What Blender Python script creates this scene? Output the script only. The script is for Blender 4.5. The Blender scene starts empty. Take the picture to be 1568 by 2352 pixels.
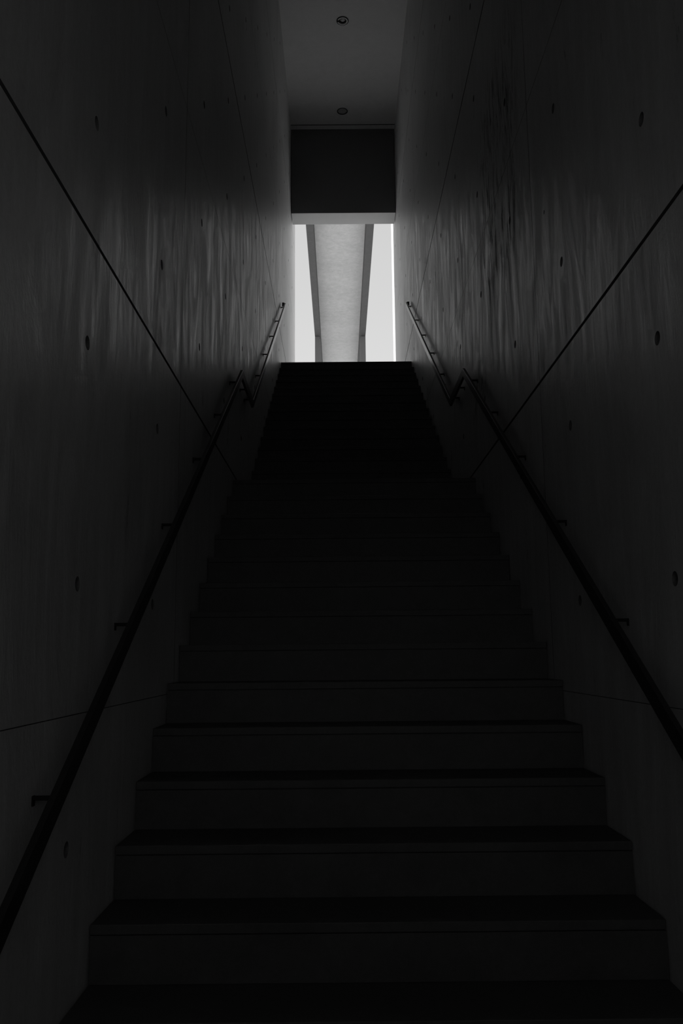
import bpy, bmesh, math
from mathutils import Matrix, Vector

# ------------------------------------------------------------------ camera, sky, sun, exposure
sc = bpy.context.scene
C = sc.collection
EYE = 1.692                                   # eye height above the lower floor; every z below is relative to the eye
ROOT_Z = EYE

F_PX, PITCH, YAW, ROLL = 1963.2, 0.1665, -0.0022, -0.0089
cam = bpy.data.cameras.new('camera')
cam.sensor_fit = 'VERTICAL'; cam.sensor_height = 36.0
cam.lens = F_PX * 36.0 / 2352.0
cam.clip_start = 0.05; cam.clip_end = 500
co = bpy.data.objects.new('camera', cam); C.objects.link(co)
sp, cp, sy, cy, sr, cr = math.sin(PITCH), math.cos(PITCH), math.sin(YAW), math.cos(YAW), math.sin(ROLL), math.cos(ROLL)
r0 = Vector((cy, sy, 0)); u0 = Vector((sy*sp, -cy*sp, cp)); fw = Vector((-sy*cp, cy*cp, sp))
right = r0*cr + u0*sr; up = -r0*sr + u0*cr
co.matrix_world = Matrix(((right.x, up.x, -fw.x, 0), (right.y, up.y, -fw.y, 0), (right.z, up.z, -fw.z, EYE), (0, 0, 0, 1)))
sc.camera = co

sc.view_settings.view_transform = 'Standard'
sc.view_settings.look = 'None'
sc.view_settings.exposure = 0.0
sc.view_settings.gamma = 1.0
sc.view_settings.use_curve_mapping = False
sc.cycles.use_denoising = True
sc.cycles.max_bounces = 14
sc.cycles.diffuse_bounces = 10
sc.cycles.glossy_bounces = 10
sc.cycles.sample_clamp_indirect = 4.0

SKY_LOW, SKY_HIGH = 0.73, 0.63
w = bpy.data.worlds.new('sky'); sc.world = w; w.use_nodes = True
nt = w.node_tree; nt.nodes.clear()
out = nt.nodes.new('ShaderNodeOutputWorld'); bg = nt.nodes.new('ShaderNodeBackground')
tc = nt.nodes.new('ShaderNodeTexCoord'); sx = nt.nodes.new('ShaderNodeSeparateXYZ'); mr = nt.nodes.new('ShaderNodeMapRange')
nt.links.new(tc.outputs['Generated'], sx.inputs[0]); nt.links.new(sx.outputs['Z'], mr.inputs['Value'])
mr.inputs['From Min'].default_value = 0.30; mr.inputs['From Max'].default_value = 0.50
mr.inputs['To Min'].default_value = SKY_LOW; mr.inputs['To Max'].default_value = SKY_HIGH
nt.links.new(mr.outputs[0], bg.inputs['Color']); bg.inputs['Strength'].default_value = 1.0
nt.links.new(bg.outputs[0], out.inputs['Surface'])

SUN_E = 9.0
sun = bpy.data.lights.new('sun', 'SUN'); sun.energy = SUN_E; sun.angle = math.radians(0.53)
so = bpy.data.objects.new('sun', sun); C.objects.link(so)
el = math.radians(38); hz = Vector((-1.8, 0.55, 0)).normalized()
to_sun = Vector((hz.x*math.cos(el), hz.y*math.cos(el), math.sin(el)))
so.rotation_euler = to_sun.to_track_quat('Z', 'Y').to_euler(); so.location = (0, 0, 30)

# ------------------------------------------------------------------ measures
XL, XR = -0.789, 1.0066            # wall faces
HL, DL, Y0, Z0 = 0.175, 0.2783, 2.8273, -0.8171     # lower flight
YU, ZU = 11.194, 3.9654            # nosing of the upper floor
DU, HU = (11.194-7.214)/14, (3.9654-1.2829)/15
ZLAND = Z0 + 12*HL; YLAND = Y0 + 12*DL
CEIL = 9.027
WEND = 14.88
Y_BACK = -1.15
FLOOR = -EYE

# ------------------------------------------------------------------ materials
def mat(name):
    m = bpy.data.materials.new(name); m.use_nodes = True
    return m, m.node_tree, m.node_tree.nodes['Principled BSDF']

class N:
    def __init__(s, t): s.t = t
    def new(s, k, **kw):
        n = s.t.nodes.new(k)
        for a, b in kw.items(): setattr(n, a, b)
        return n
    def pos(s, sx_, sy_, sz_):
        g = s.new('ShaderNodeNewGeometry'); v = s.new('ShaderNodeVectorMath', operation='MULTIPLY')
        s.t.links.new(g.outputs['Position'], v.inputs[0]); v.inputs[1].default_value = (sx_, sy_, sz_)
        return v.outputs[0]
    def noise(s, vec, scale, detail=4, rough=.55, dist=0.0):
        n = s.new('ShaderNodeTexNoise'); n.inputs['Scale'].default_value = scale; n.inputs['Detail'].default_value = detail
        n.inputs['Roughness'].default_value = rough; n.inputs['Distortion'].default_value = dist
        s.t.links.new(vec, n.inputs['Vector']); return n.outputs['Fac']
    def ramp(s, v, a, b, c=0.0, d=1.0, smooth=False):
        n = s.new('ShaderNodeMapRange'); n.inputs['From Min'].default_value = a; n.inputs['From Max'].default_value = b
        n.inputs['To Min'].default_value = c; n.inputs['To Max'].default_value = d
        if smooth: n.interpolation_type = 'SMOOTHSTEP'
        s.t.links.new(v, n.inputs['Value']); return n.outputs[0]
    def m(s, op, a, b):
        n = s.new('ShaderNodeMath', operation=op)
        for i, x in enumerate((a, b)):
            if isinstance(x, (int, float)): n.inputs[i].default_value = x
            else: s.t.links.new(x, n.inputs[i])
        return n.outputs[0]

def concrete(name, base, var, rmin, rmax, bump=0.25, stain=False, streak=True, spec=0.5):
    m, t, b = mat(name); n = N(t)
    st = n.noise(n.pos(1, 1, .14) if streak else n.pos(1, 1, 1), 10 if streak else 5, 8, .74, .25)
    st2 = n.noise(n.pos(1, .8, .25) if streak else n.pos(1, 1, 1), 4.0, 8, .70, 2.4)
    fine = n.noise(n.pos(1, 1, 1), 60, 3, .6)
    cloud = n.noise(n.pos(1, 1, 1), .9, 3, .5)
    mixv = n.m('ADD', n.m('MULTIPLY', st, .40), n.m('ADD', n.m('MULTIPLY', st2, .30), n.m('ADD', n.m('MULTIPLY', cloud, .20), n.m('MULTIPLY', fine, .10))))
    col = n.ramp(mixv, .35, .65, base*(1-var), base*(1+var))
    rgh = n.ramp(n.m('ADD', n.m('MULTIPLY', st2, .6), n.m('MULTIPLY', st, .4)), .36, .64, rmin, rmax)
    if stain:
        g = n.new('ShaderNodeNewGeometry'); s_ = n.new('ShaderNodeSeparateXYZ'); t.links.new(g.outputs['Position'], s_.inputs[0])
        def box(y0, y1, z0, z1, e):
            a = n.m('MULTIPLY', n.ramp(s_.outputs['Y'], y0, y0+e, 0, 1, True), n.ramp(s_.outputs['Y'], y1-e, y1, 1, 0, True))
            c = n.m('MULTIPLY', n.ramp(s_.outputs['Z'], z0, z0+e*1.6, 0, 1, True), n.ramp(s_.outputs['Z'], z1-e, z1, 1, 0, True))
            x = n.ramp(s_.outputs['X'], XR-.05, XR-.04)
            return n.m('MULTIPLY', n.m('MULTIPLY', a, c), x)
        drip = n.noise(n.pos(1, 1, .16), 22, 7, .72, .6)
        dr = n.ramp(drip, .50, .60)
        k = n.m('MULTIPLY', box(4.15, 5.75, 1.9+EYE, 3.9+EYE, .45), dr)
        blot = n.noise(n.pos(1, 1, .6), 6, 6, .7, .8)
        k2 = n.m('MULTIPLY', box(5.4, 6.3, 1.55+EYE, 2.1+EYE, .25), n.ramp(blot, .50, .58))
        kk = n.m('MAXIMUM', k, k2)
        col = n.m('MULTIPLY', col, n.ramp(kk, 0, 1, 1, .30))
        rgh = n.m('ADD', rgh, n.m('MULTIPLY', kk, .35))
        spl = n.ramp(kk, 0, 1, spec, spec*.3); t.links.new(spl, b.inputs['Specular IOR Level'])
    else:
        b.inputs['Specular IOR Level'].default_value = spec
    cc = n.new('ShaderNodeCombineColor')
    for i in range(3): t.links.new(col, cc.inputs[i])
    t.links.new(cc.outputs[0], b.inputs['Base Color']); t.links.new(rgh, b.inputs['Roughness'])
    bp = n.new('ShaderNodeBump'); bp.inputs['Strength'].default_value = bump; bp.inputs['Distance'].default_value = .012 if streak else .004
    hgt = n.m('ADD', n.m('MULTIPLY', st2, 1.0), n.m('ADD', n.m('MULTIPLY', st, .35), n.m('MULTIPLY', fine, .06)))
    t.links.new(hgt, bp.inputs['Height']); t.links.new(bp.outputs[0], b.inputs['Normal'])
    return m

M_WALL = concrete('wall_concrete', .53, .30, .26, .56, .50, stain=True, spec=.45)
M_CEIL = concrete('ceiling_concrete', .46, .10, .5, .7, .1, streak=False)
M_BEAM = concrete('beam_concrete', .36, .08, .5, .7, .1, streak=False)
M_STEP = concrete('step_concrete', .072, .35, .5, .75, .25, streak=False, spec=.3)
M_FLOOR = concrete('floor_concrete', .15, .2, .4, .6, .15, streak=False)
M_PLAZA = concrete('plaza_paving', .45, .1, .7, .9, .1, streak=False)
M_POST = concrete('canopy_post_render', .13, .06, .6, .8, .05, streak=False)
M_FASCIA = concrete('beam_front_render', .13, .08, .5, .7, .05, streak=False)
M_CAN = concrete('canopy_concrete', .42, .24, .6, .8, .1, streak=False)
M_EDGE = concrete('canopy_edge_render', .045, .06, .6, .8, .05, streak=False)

def plain(name, v, rough, metal=0.0, spec=.5):
    m, t, b = mat(name); n = N(t)
    f = n.noise(n.pos(1, 1, 1), 35, 3, .5)
    c = n.ramp(f, .3, .7, v*.9, v*1.1); cc = n.new('ShaderNodeCombineColor')
    for i in range(3): t.links.new(c, cc.inputs[i])
    t.links.new(cc.outputs[0], b.inputs['Base Color'])
    b.inputs['Roughness'].default_value = rough; b.inputs['Metallic'].default_value = metal
    b.inputs['Specular IOR Level'].default_value = spec
    return m
M_STEEL = plain('black_coated_steel', .022, .28, 0.0)
M_FILL = plain('joint_and_hole_filler', .12, .8)
M_DARK = plain('black_painted_metal', .012, .65, 0.0, .15)
M_RING = plain('lamp_ring_metal', .75, .35, 0.0)
M_LENS = plain('frosted_lens', .45, .35)
M_PLUG = plain('lamp_cover', .22, .5)

# ------------------------------------------------------------------ helpers
def link(name, bm, m, parent=None, smooth=False):
    me = bpy.data.meshes.new(name)
    bmesh.ops.recalc_face_normals(bm, faces=bm.faces)
    bm.to_mesh(me); bm.free(); me.materials.append(m)
    if smooth:
        for f in me.polygons: f.use_smooth = True
    o = bpy.data.objects.new(name, me); C.objects.link(o)
    if parent: o.parent = parent
    return o

def box(bm, x0, x1, y0, y1, z0, z1, bevel=0):
    r = bmesh.ops.create_cube(bm, size=1)
    for v in r['verts']:
        v.co = Vector(((x0+x1)/2 + v.co.x*(x1-x0), (y0+y1)/2 + v.co.y*(y1-y0), (z0+z1)/2 + v.co.z*(z1-z0)))
    if bevel:
        es = list({e for v in r['verts'] for e in v.link_edges})
        bmesh.ops.bevel(bm, geom=es, offset=bevel, segments=2, affect='EDGES', profile=.5)

def struct(o): o['kind'] = 'structure'; return o
def thing(name, label, cat, loc=(0, 0, 0), group=None):
    o = bpy.data.objects.new(name, None); C.objects.link(o); o.location = loc; o.empty_display_size = .2
    o['label'] = label; o['category'] = cat
    if group: o['group'] = group
    return o
def tag(o, label, cat, group=None):
    o['label'] = label; o['category'] = cat
    if group: o['group'] = group
    return o

def relief(O, U, V, Nn, u0_, u1_, v0_, v1_, ugr, vgr, holes, T):
    """A slab whose face carries grooves (centre, width, depth) and round holes (u, v, r, depth)."""
    bm = bmesh.new()
    ub = {u0_, u1_}; vb = {v0_, v1_}
    for c, wd, d in ugr: ub |= {c-wd/2, c+wd/2}
    for c, wd, d in vgr: vb |= {c-wd/2, c+wd/2}
    for u, v, r, d in holes:
        s = r*1.3; ub |= {round(u-s, 5), round(u+s, 5)}; vb |= {round(v-s, 5), round(v+s, 5)}
    ub = sorted(x for x in ub if u0_ <= x <= u1_); vb = sorted(x for x in vb if v0_ <= x <= v1_)
    P = lambda u, v, d: O + U*u + V*v - Nn*d
    def quad(*ps, fill=False):
        f = bm.faces.new([bm.verts.new(p) for p in ps]); f.material_index = 1 if fill else 0
    def depth(i, j):
        if i < 0 or j < 0 or i >= len(ub)-1 or j >= len(vb)-1: return T
        u = (ub[i]+ub[i+1])/2; v = (vb[j]+vb[j+1])/2; d = 0
        for c, wd, dd in ugr:
            if abs(u-c) < wd/2: d = max(d, dd)
        for c, wd, dd in vgr:
            if abs(v-c) < wd/2: d = max(d, dd)
        return d
    D = [[depth(i, j) for j in range(-1, len(vb))] for i in range(-1, len(ub))]
    hmap = {}
    for h in holes:
        for i in range(len(ub)-1):
            if ub[i] <= h[0] <= ub[i+1]:
                for j in range(len(vb)-1):
                    if vb[j] <= h[1] <= vb[j+1]: hmap[(i, j)] = h
    for i in range(len(ub)-1):
        for j in range(len(vb)-1):
            a, b_, c, e = ub[i], ub[i+1], vb[j], vb[j+1]; d = D[i+1][j+1]
            h = hmap.get((i, j))
            if h:
                uc, vc, r, hd = h; n = 24; ring = []; sq = []
                for k in range(n):
                    t_ = 2*math.pi*(k+.5)/n; cx, sn = math.cos(t_), math.sin(t_)
                    ring.append((uc+r*cx, vc+r*sn)); q = max(abs(cx), abs(sn))
                    sq.append((uc+(b_-a)/2*cx/q, vc+(e-c)/2*sn/q))
                for k in range(n):
                    l = (k+1) % n
                    pts = [P(*sq[k], d), P(*sq[l], d), P(*ring[l], d), P(*ring[k], d)]
                    if abs(sq[k][0]-sq[l][0]) > 1e-6 and abs(sq[k][1]-sq[l][1]) > 1e-6:
                        cu = b_ if max(sq[k][0], sq[l][0]) > uc+1e-9 and (sq[k][0]+sq[l][0])/2 > uc else a
                        cv = e if (sq[k][1]+sq[l][1])/2 > vc else c
                        pts.insert(1, P(cu, cv, d))
                    quad(*pts)
                    quad(P(*ring[k], d), P(*ring[l], d), P(*ring[l], d+hd), P(*ring[k], d+hd), fill=True)
                quad(*[P(*q, d+hd) for q in ring], fill=True)
            else:
                quad(P(a, c, d), P(b_, c, d), P(b_, e, d), P(a, e, d), fill=0 < d < T)
    for i in range(len(ub)):
        for j in range(len(vb)-1):
            d1, d2 = D[i][j+1], D[i+1][j+1]
            if abs(d1-d2) > 1e-9: quad(P(ub[i], vb[j], d1), P(ub[i], vb[j+1], d1), P(ub[i], vb[j+1], d2), P(ub[i], vb[j], d2), fill=max(d1, d2) < T)
    for j in range(len(vb)):
        for i in range(len(ub)-1):
            d1, d2 = D[i+1][j], D[i+1][j+1]
            if abs(d1-d2) > 1e-9: quad(P(ub[i], vb[j], d1), P(ub[i+1], vb[j], d1), P(ub[i+1], vb[j], d2), P(ub[i], vb[j], d2), fill=max(d1, d2) < T)
    quad(P(u0_, v0_, T), P(u1_, v0_, T), P(u1_, v1_, T), P(u0_, v1_, T))
    bmesh.ops.remove_doubles(bm, verts=bm.verts, dist=1e-6)
    return bm

# ------------------------------------------------------------------ setting
E = EYE
joints = [(-1.68+0.0, 0, 0)]
zj = [(-.165, .003, .004), (1.338, .016, .045), (2.865, .0035, .006), (4.366, .018, .045), (5.87, .004, .005), (7.385, .012, .03)]
yj = [(-2.09, .005, .004), (1.01, .005, .004), (4.11, .007, .012), (7.21, .003, .0025), (10.31, .006, .01), (13.41, .003, .003)]
def z_grooves(): return [(z+E, w_, d_) for z, w_, d_ in zj]
cols = [1.533+1.0355*k for k in range(-4, 14)]
rows = [-.54+.7595*k for k in range(0, 13)]
def wall_holes(side):
    hs = []
    for i, y in enumerate(cols):
        for j, z in enumerate(rows):
            if z > CEIL-.2: continue
            noseline = (z < Z0 + (y-Y0)*HL/DL + .05) if y < YLAND else (z < ZLAND + max(0, (y-6.93))*HU/DU + .05)
            if y > Y0-1.3 and noseline: continue
            hs.append((round(y + .012*math.sin(i*7.1+j*3.3+side), 4), round(z+E, 4), .023, .03))
    return hs
# keep the hole squares on a shared lattice so neighbouring cells line up
def lattice(hs): return [(min(cols, key=lambda c: abs(c-h[0])), h[1], h[2], h[3]) for h in hs]
WZ0, WZ1 = FLOOR-.2+E, CEIL+.3+E
bm = relief(Vector((XL, 0, 0)), Vector((0, 1, 0)), Vector((0, 0, 1)), Vector((1, 0, 0)), Y_BACK-.3, WEND, WZ0, WZ1, yj, z_grooves(), lattice(wall_holes(0)), .35)
struct(link('wall_left', bm, M_WALL)).data.materials.append(M_FILL)
hr = lattice(wall_holes(1)); hr.append((3.86, 2.12+E, .011, .01))
bm = relief(Vector((XR, 0, 0)), Vector((0, 1, 0)), Vector((0, 0, 1)), Vector((-1, 0, 0)), Y_BACK-.3, WEND, WZ0, WZ1, yj, z_grooves(), hr, .35)
struct(link('wall_right', bm, M_WALL)).data.materials.append(M_FILL)
LAMPS = [(.102, 10.978), (.103, 13.055)]
bm = relief(Vector((0, 0, CEIL+E)), Vector((1, 0, 0)), Vector((0, 1, 0)), Vector((0, 0, -1)), XL, XR, Y_BACK-.3, 13.943,
            [], [(13.43, .022, .03)], [(x, y, .078, .09) for x, y in LAMPS], .3)
struct(link('ceiling', bm, M_CEIL)).data.materials.append(M_FILL)
# back wall with an added, unseen light opening
DX0, DX1, DB, DZ = XL+.04, XR-.04, 1.62, 3.1       # wide opening put in behind the camera to light the lower walls
bm = bmesh.new()
box(bm, XL, DX0, Y_BACK-.3, Y_BACK, 0, CEIL+E)
box(bm, DX1, XR, Y_BACK-.3, Y_BACK, 0, CEIL+E)
box(bm, DX0, DX1, Y_BACK-.3, Y_BACK, DZ, CEIL+E)
box(bm, XL, XR, Y_BACK, -.15, DZ+.02, CEIL+E)  # added overhead block, unseen, shades the upper walls from the opening
box(bm, XL, XR, Y_BACK, -.60, 0, DB-.02)                 # added low block, keeps the opening's light off the wall foot
box(bm, DX0, DX1, Y_BACK-.3, Y_BACK, 0, DB)
struct(link('wall_back_light_slot', bm, M_CEIL))
bm = bmesh.new(); box(bm, XL, XR, Y_BACK-.3, Y0-4*DL, FLOOR-.2+E, FLOOR+E); struct(link('floor', bm, M_FLOOR))
bm = bmesh.new(); box(bm, -12, 12, Y_BACK-14, Y_BACK-.3, FLOOR-.2+E, FLOOR+E); struct(link('floor', bm, M_PLAZA))
bm = bmesh.new(); box(bm, -40, 40, WEND, 75, ZU-.3+E, ZU+E); struct(link('ground', bm, M_PLAZA))
bm = bmesh.new(); box(bm, XL+.002, XR-.002, YU+DU, WEND, ZU-.3+E, ZU+E, .003); struct(link('floor', bm, M_PLAZA))
# dropped beam at the head of the stairwell
t = thing('ceiling_beam', 'deep concrete beam with a dark front hanging below the far end of the ceiling', 'beam', (.109, 13.551, 7.458+E))
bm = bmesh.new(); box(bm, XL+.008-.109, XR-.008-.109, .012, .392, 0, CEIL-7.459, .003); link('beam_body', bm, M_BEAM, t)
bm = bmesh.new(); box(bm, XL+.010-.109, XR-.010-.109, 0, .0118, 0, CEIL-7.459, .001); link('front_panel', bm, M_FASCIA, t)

# ------------------------------------------------------------------ stairs
def step_bm(d, h, body=None):
    """one tread with its riser; origin at the nosing, run to +y"""
    body = body or h
    bm = bmesh.new(); x0, x1 = XL+.004, XR-.004
    box(bm, x0, x1, 0, d+.004, -.030, 0, .0025)             # tread slab
    box(bm, x0, x1, .005, d+.004, -body, -.0335)            # riser body, set back under the slab
    box(bm, x0, x1, .014, d+.004, -.036, -.028)             # bed between them
    return bm
def flight(label, n, y, z, d, h, group):
    t = thing('stair_flight', label, 'stairs', (0, y, z+E), group)
    first = None
    for k in range(n):
        if first is None:
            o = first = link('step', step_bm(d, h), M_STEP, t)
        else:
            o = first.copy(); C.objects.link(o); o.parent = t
        o.location = (0, k*d, k*h)
    # sloping slab under the steps
    bm = bmesh.new(); x0, x1 = XL+.001, XR-.001
    ps = [(.02, -h+.0), (n*d, (n-1)*h), (n*d, (n-1)*h-.3), (.02, -h-.18)]
    ps = [(.02, -h+.001), (n*d, (n-1)*h-.045), (n*d, (n-1)*h-.4), (.02+.3, -h-.15), (.02, -h-.15)]
    a = [bm.verts.new((x0, p, q)) for p, q in ps]; b_ = [bm.verts.new((x1, p, q)) for p, q in ps]
    bm.faces.new(a); bm.faces.new(b_[::-1])
    for i in range(len(ps)): bm.faces.new([a[i], b_[i], b_[(i+1) % len(ps)], a[(i+1) % len(ps)]])
    link('support_slab', bm, M_STEP, t)
    return t
flight('lower flight of wide dark concrete steps, nearest the camera, below the landing', 16, Y0-4*DL, Z0-4*HL, DL, HL, 'stair flights')
flight('upper flight of nearly black concrete steps rising to the open sky', 15, 7.214, ZLAND+HU, DU, HU, 'stair flights')
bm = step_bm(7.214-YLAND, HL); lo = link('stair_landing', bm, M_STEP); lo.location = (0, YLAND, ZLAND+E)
tag(lo, 'level concrete landing between the lower and the upper stair flight', 'landing')
# riser under the edge of the upper floor
# ------------------------------------------------------------------ handrails
RS, RT, RH = .068, .019, .066
SL, SU = HL/DL, .6363
RAIL = [(1.28, 2.138-(6.2-1.28)*SL), (6.2, 2.138), (6.977, 2.138), (11.206, 4.828)]
def rail_top(y):
    for (a, p), (b_, q) in zip(RAIL, RAIL[1:]):
        if a <= y <= b_: return p+(q-p)*(y-a)/(b_-a)
def handrail(side, label):
    xw = XL if side < 0 else XR; s = 1 if side < 0 else -1        # s points into the stairwell
    t = thing('handrail', label, 'handrail', (xw, RAIL[0][0], RAIL[0][1]+E), 'wall handrails')
    oy, oz = RAIL[0]
    bm = bmesh.new(); rings = []
    for y, z in RAIL:
        rings.append([bm.verts.new((s*a, y-oy, z-oz+c)) for a, c in ((RS, 0), (RS-RT, 0), (RS-RT, -RH), (RS, -RH))])
    for p, q in zip(rings, rings[1:]):
        for i in range(4): bm.faces.new([p[i], p[(i+1) % 4], q[(i+1) % 4], q[i]])
    bm.faces.new(rings[0]); bm.faces.new(rings[-1][::-1])
    es = [e for e in bm.edges if not (e.verts[0] in rings[0] and e.verts[1] in rings[0])]
    bmesh.ops.bevel(bm, geom=bm.edges[:], offset=.0015, segments=2, affect='EDGES', profile=.5)
    link('rail', bm, M_STEEL, t)
    for (y, z), dy in ((RAIL[0], .0), (RAIL[-1], -RT)):           # the bar turns in towards the wall at both ends
        bm = bmesh.new(); box(bm, min(s*(RS-RT), s*.017), max(s*(RS-RT), s*.017), y-oy+dy, y-oy+dy+RT, z-oz-.054, z-oz, .0015)
        link('end_return', bm, M_STEEL, t)
    bm = bmesh.new()
    xa, xb = sorted((0, s*(RS-RT+.001)))
    box(bm, xa, xb, -.006, .006, -.0055, .0055, .002)
    xa, xb = sorted((0, s*.005))
    box(bm, xa, xb, -.007, .007, -.020, .006, .001)
    first = link('bracket', bm, M_DARK, t)
    ys = [(y, .018) for y in (1.53, 2.27, 3.01, 3.75, 4.50, 5.23, 5.94)] + [(6.57, .035), (6.86, .03)] + [(y, .03) for y in (7.80, 8.58, 9.38, 10.18)] + [(11.182, .058)]
    for i, (y, dz) in enumerate(ys):
        o = first if i == 0 else first.copy()
        if i: C.objects.link(o); o.parent = t
        o.location = (0, y-oy, rail_top(y)-oz-dz)
    return t
handrail(-1, 'slim dark steel handrail bracketed to the left concrete wall')
handrail(1, 'slim dark steel handrail bracketed to the right concrete wall')

# ------------------------------------------------------------------ ceiling lights
def disc(bm, r0_, r1_, z0, z1, n=40):
    """ring (r0>0) or disc with thickness"""
    prof = [(r1_, z0), (r1_, z1), (r0_, z1), (r0_, z0)] if r0_ > 0 else [(0, z0), (r1_, z0), (r1_, z1), (0, z1)]
    vs = [[bm.verts.new((r*math.cos(2*math.pi*k/n), r*math.sin(2*math.pi*k/n), z)) for r, z in prof] for k in range(n)]
    m_ = len(prof)
    for k in range(n):
        p, q = vs[k], vs[(k+1) % n]
        for i in range(m_):
            if r0_ <= 0 and i == m_-1: continue
            bm.faces.new([p[i], q[i], q[(i+1) % m_], p[(i+1) % m_]])
    bmesh.ops.remove_doubles(bm, verts=bm.verts, dist=1e-6)
t = thing('ceiling_light', 'round recessed downlight with a bright metal ring, farther from the beam', 'ceiling light', (LAMPS[0][0], LAMPS[0][1], CEIL+E), 'ceiling downlights')
bm = bmesh.new(); disc(bm, .0745, .088, -.006, .002); link('gasket', bm, M_DARK, t)
bm = bmesh.new(); disc(bm, .060, .0743, -.010, .012); link('ring', bm, M_RING, t, True)
bm = bmesh.new(); disc(bm, 0, .061, .030, .036); link('reflector', bm, M_PLUG, t)
bm = bmesh.new(); bmesh.ops.create_uvsphere(bm, u_segments=24, v_segments=12, radius=.036)
for v in bm.verts: v.co.z = v.co.z*.6 + .020
link('bulb', bm, M_LENS, t, True)
bm = bmesh.new()
for k in range(3): box(bm, -.083+.004*k, -.050+.004*k, -.02+.012*k, -.010+.012*k, -.014, -.002, .002)
link('broken_clip', bm, M_DARK, t)
t = thing('ceiling_light', 'round recessed downlight with a dark flush cover, close to the beam', 'ceiling light', (LAMPS[1][0], LAMPS[1][1], CEIL+E), 'ceiling downlights')
bm = bmesh.new(); disc(bm, .077, .090, -.005, .002); link('ring', bm, M_DARK, t)
bm = bmesh.new(); disc(bm, 0, .0768, .004, .010); link('cover', bm, M_PLUG, t)

# ------------------------------------------------------------------ canopy outside
t = thing('canopy', 'long overhead concrete canopy with darker side beams against the sky', 'canopy', (.077, 31.0, ZU+E))
ZB = 12.0
def cbox(name, m, x0, x1, y0, y1, z0, z1, bev=.01):
    bm = bmesh.new(); box(bm, x0-.077, x1-.077, y0-31.0, y1-31.0, z0-ZU, z1-ZU, bev); return link(name, bm, m, t)
cbox('soffit_panel', M_CAN, -.70, .85, 16.5, 36, ZB+.5, ZB+.8, 0)
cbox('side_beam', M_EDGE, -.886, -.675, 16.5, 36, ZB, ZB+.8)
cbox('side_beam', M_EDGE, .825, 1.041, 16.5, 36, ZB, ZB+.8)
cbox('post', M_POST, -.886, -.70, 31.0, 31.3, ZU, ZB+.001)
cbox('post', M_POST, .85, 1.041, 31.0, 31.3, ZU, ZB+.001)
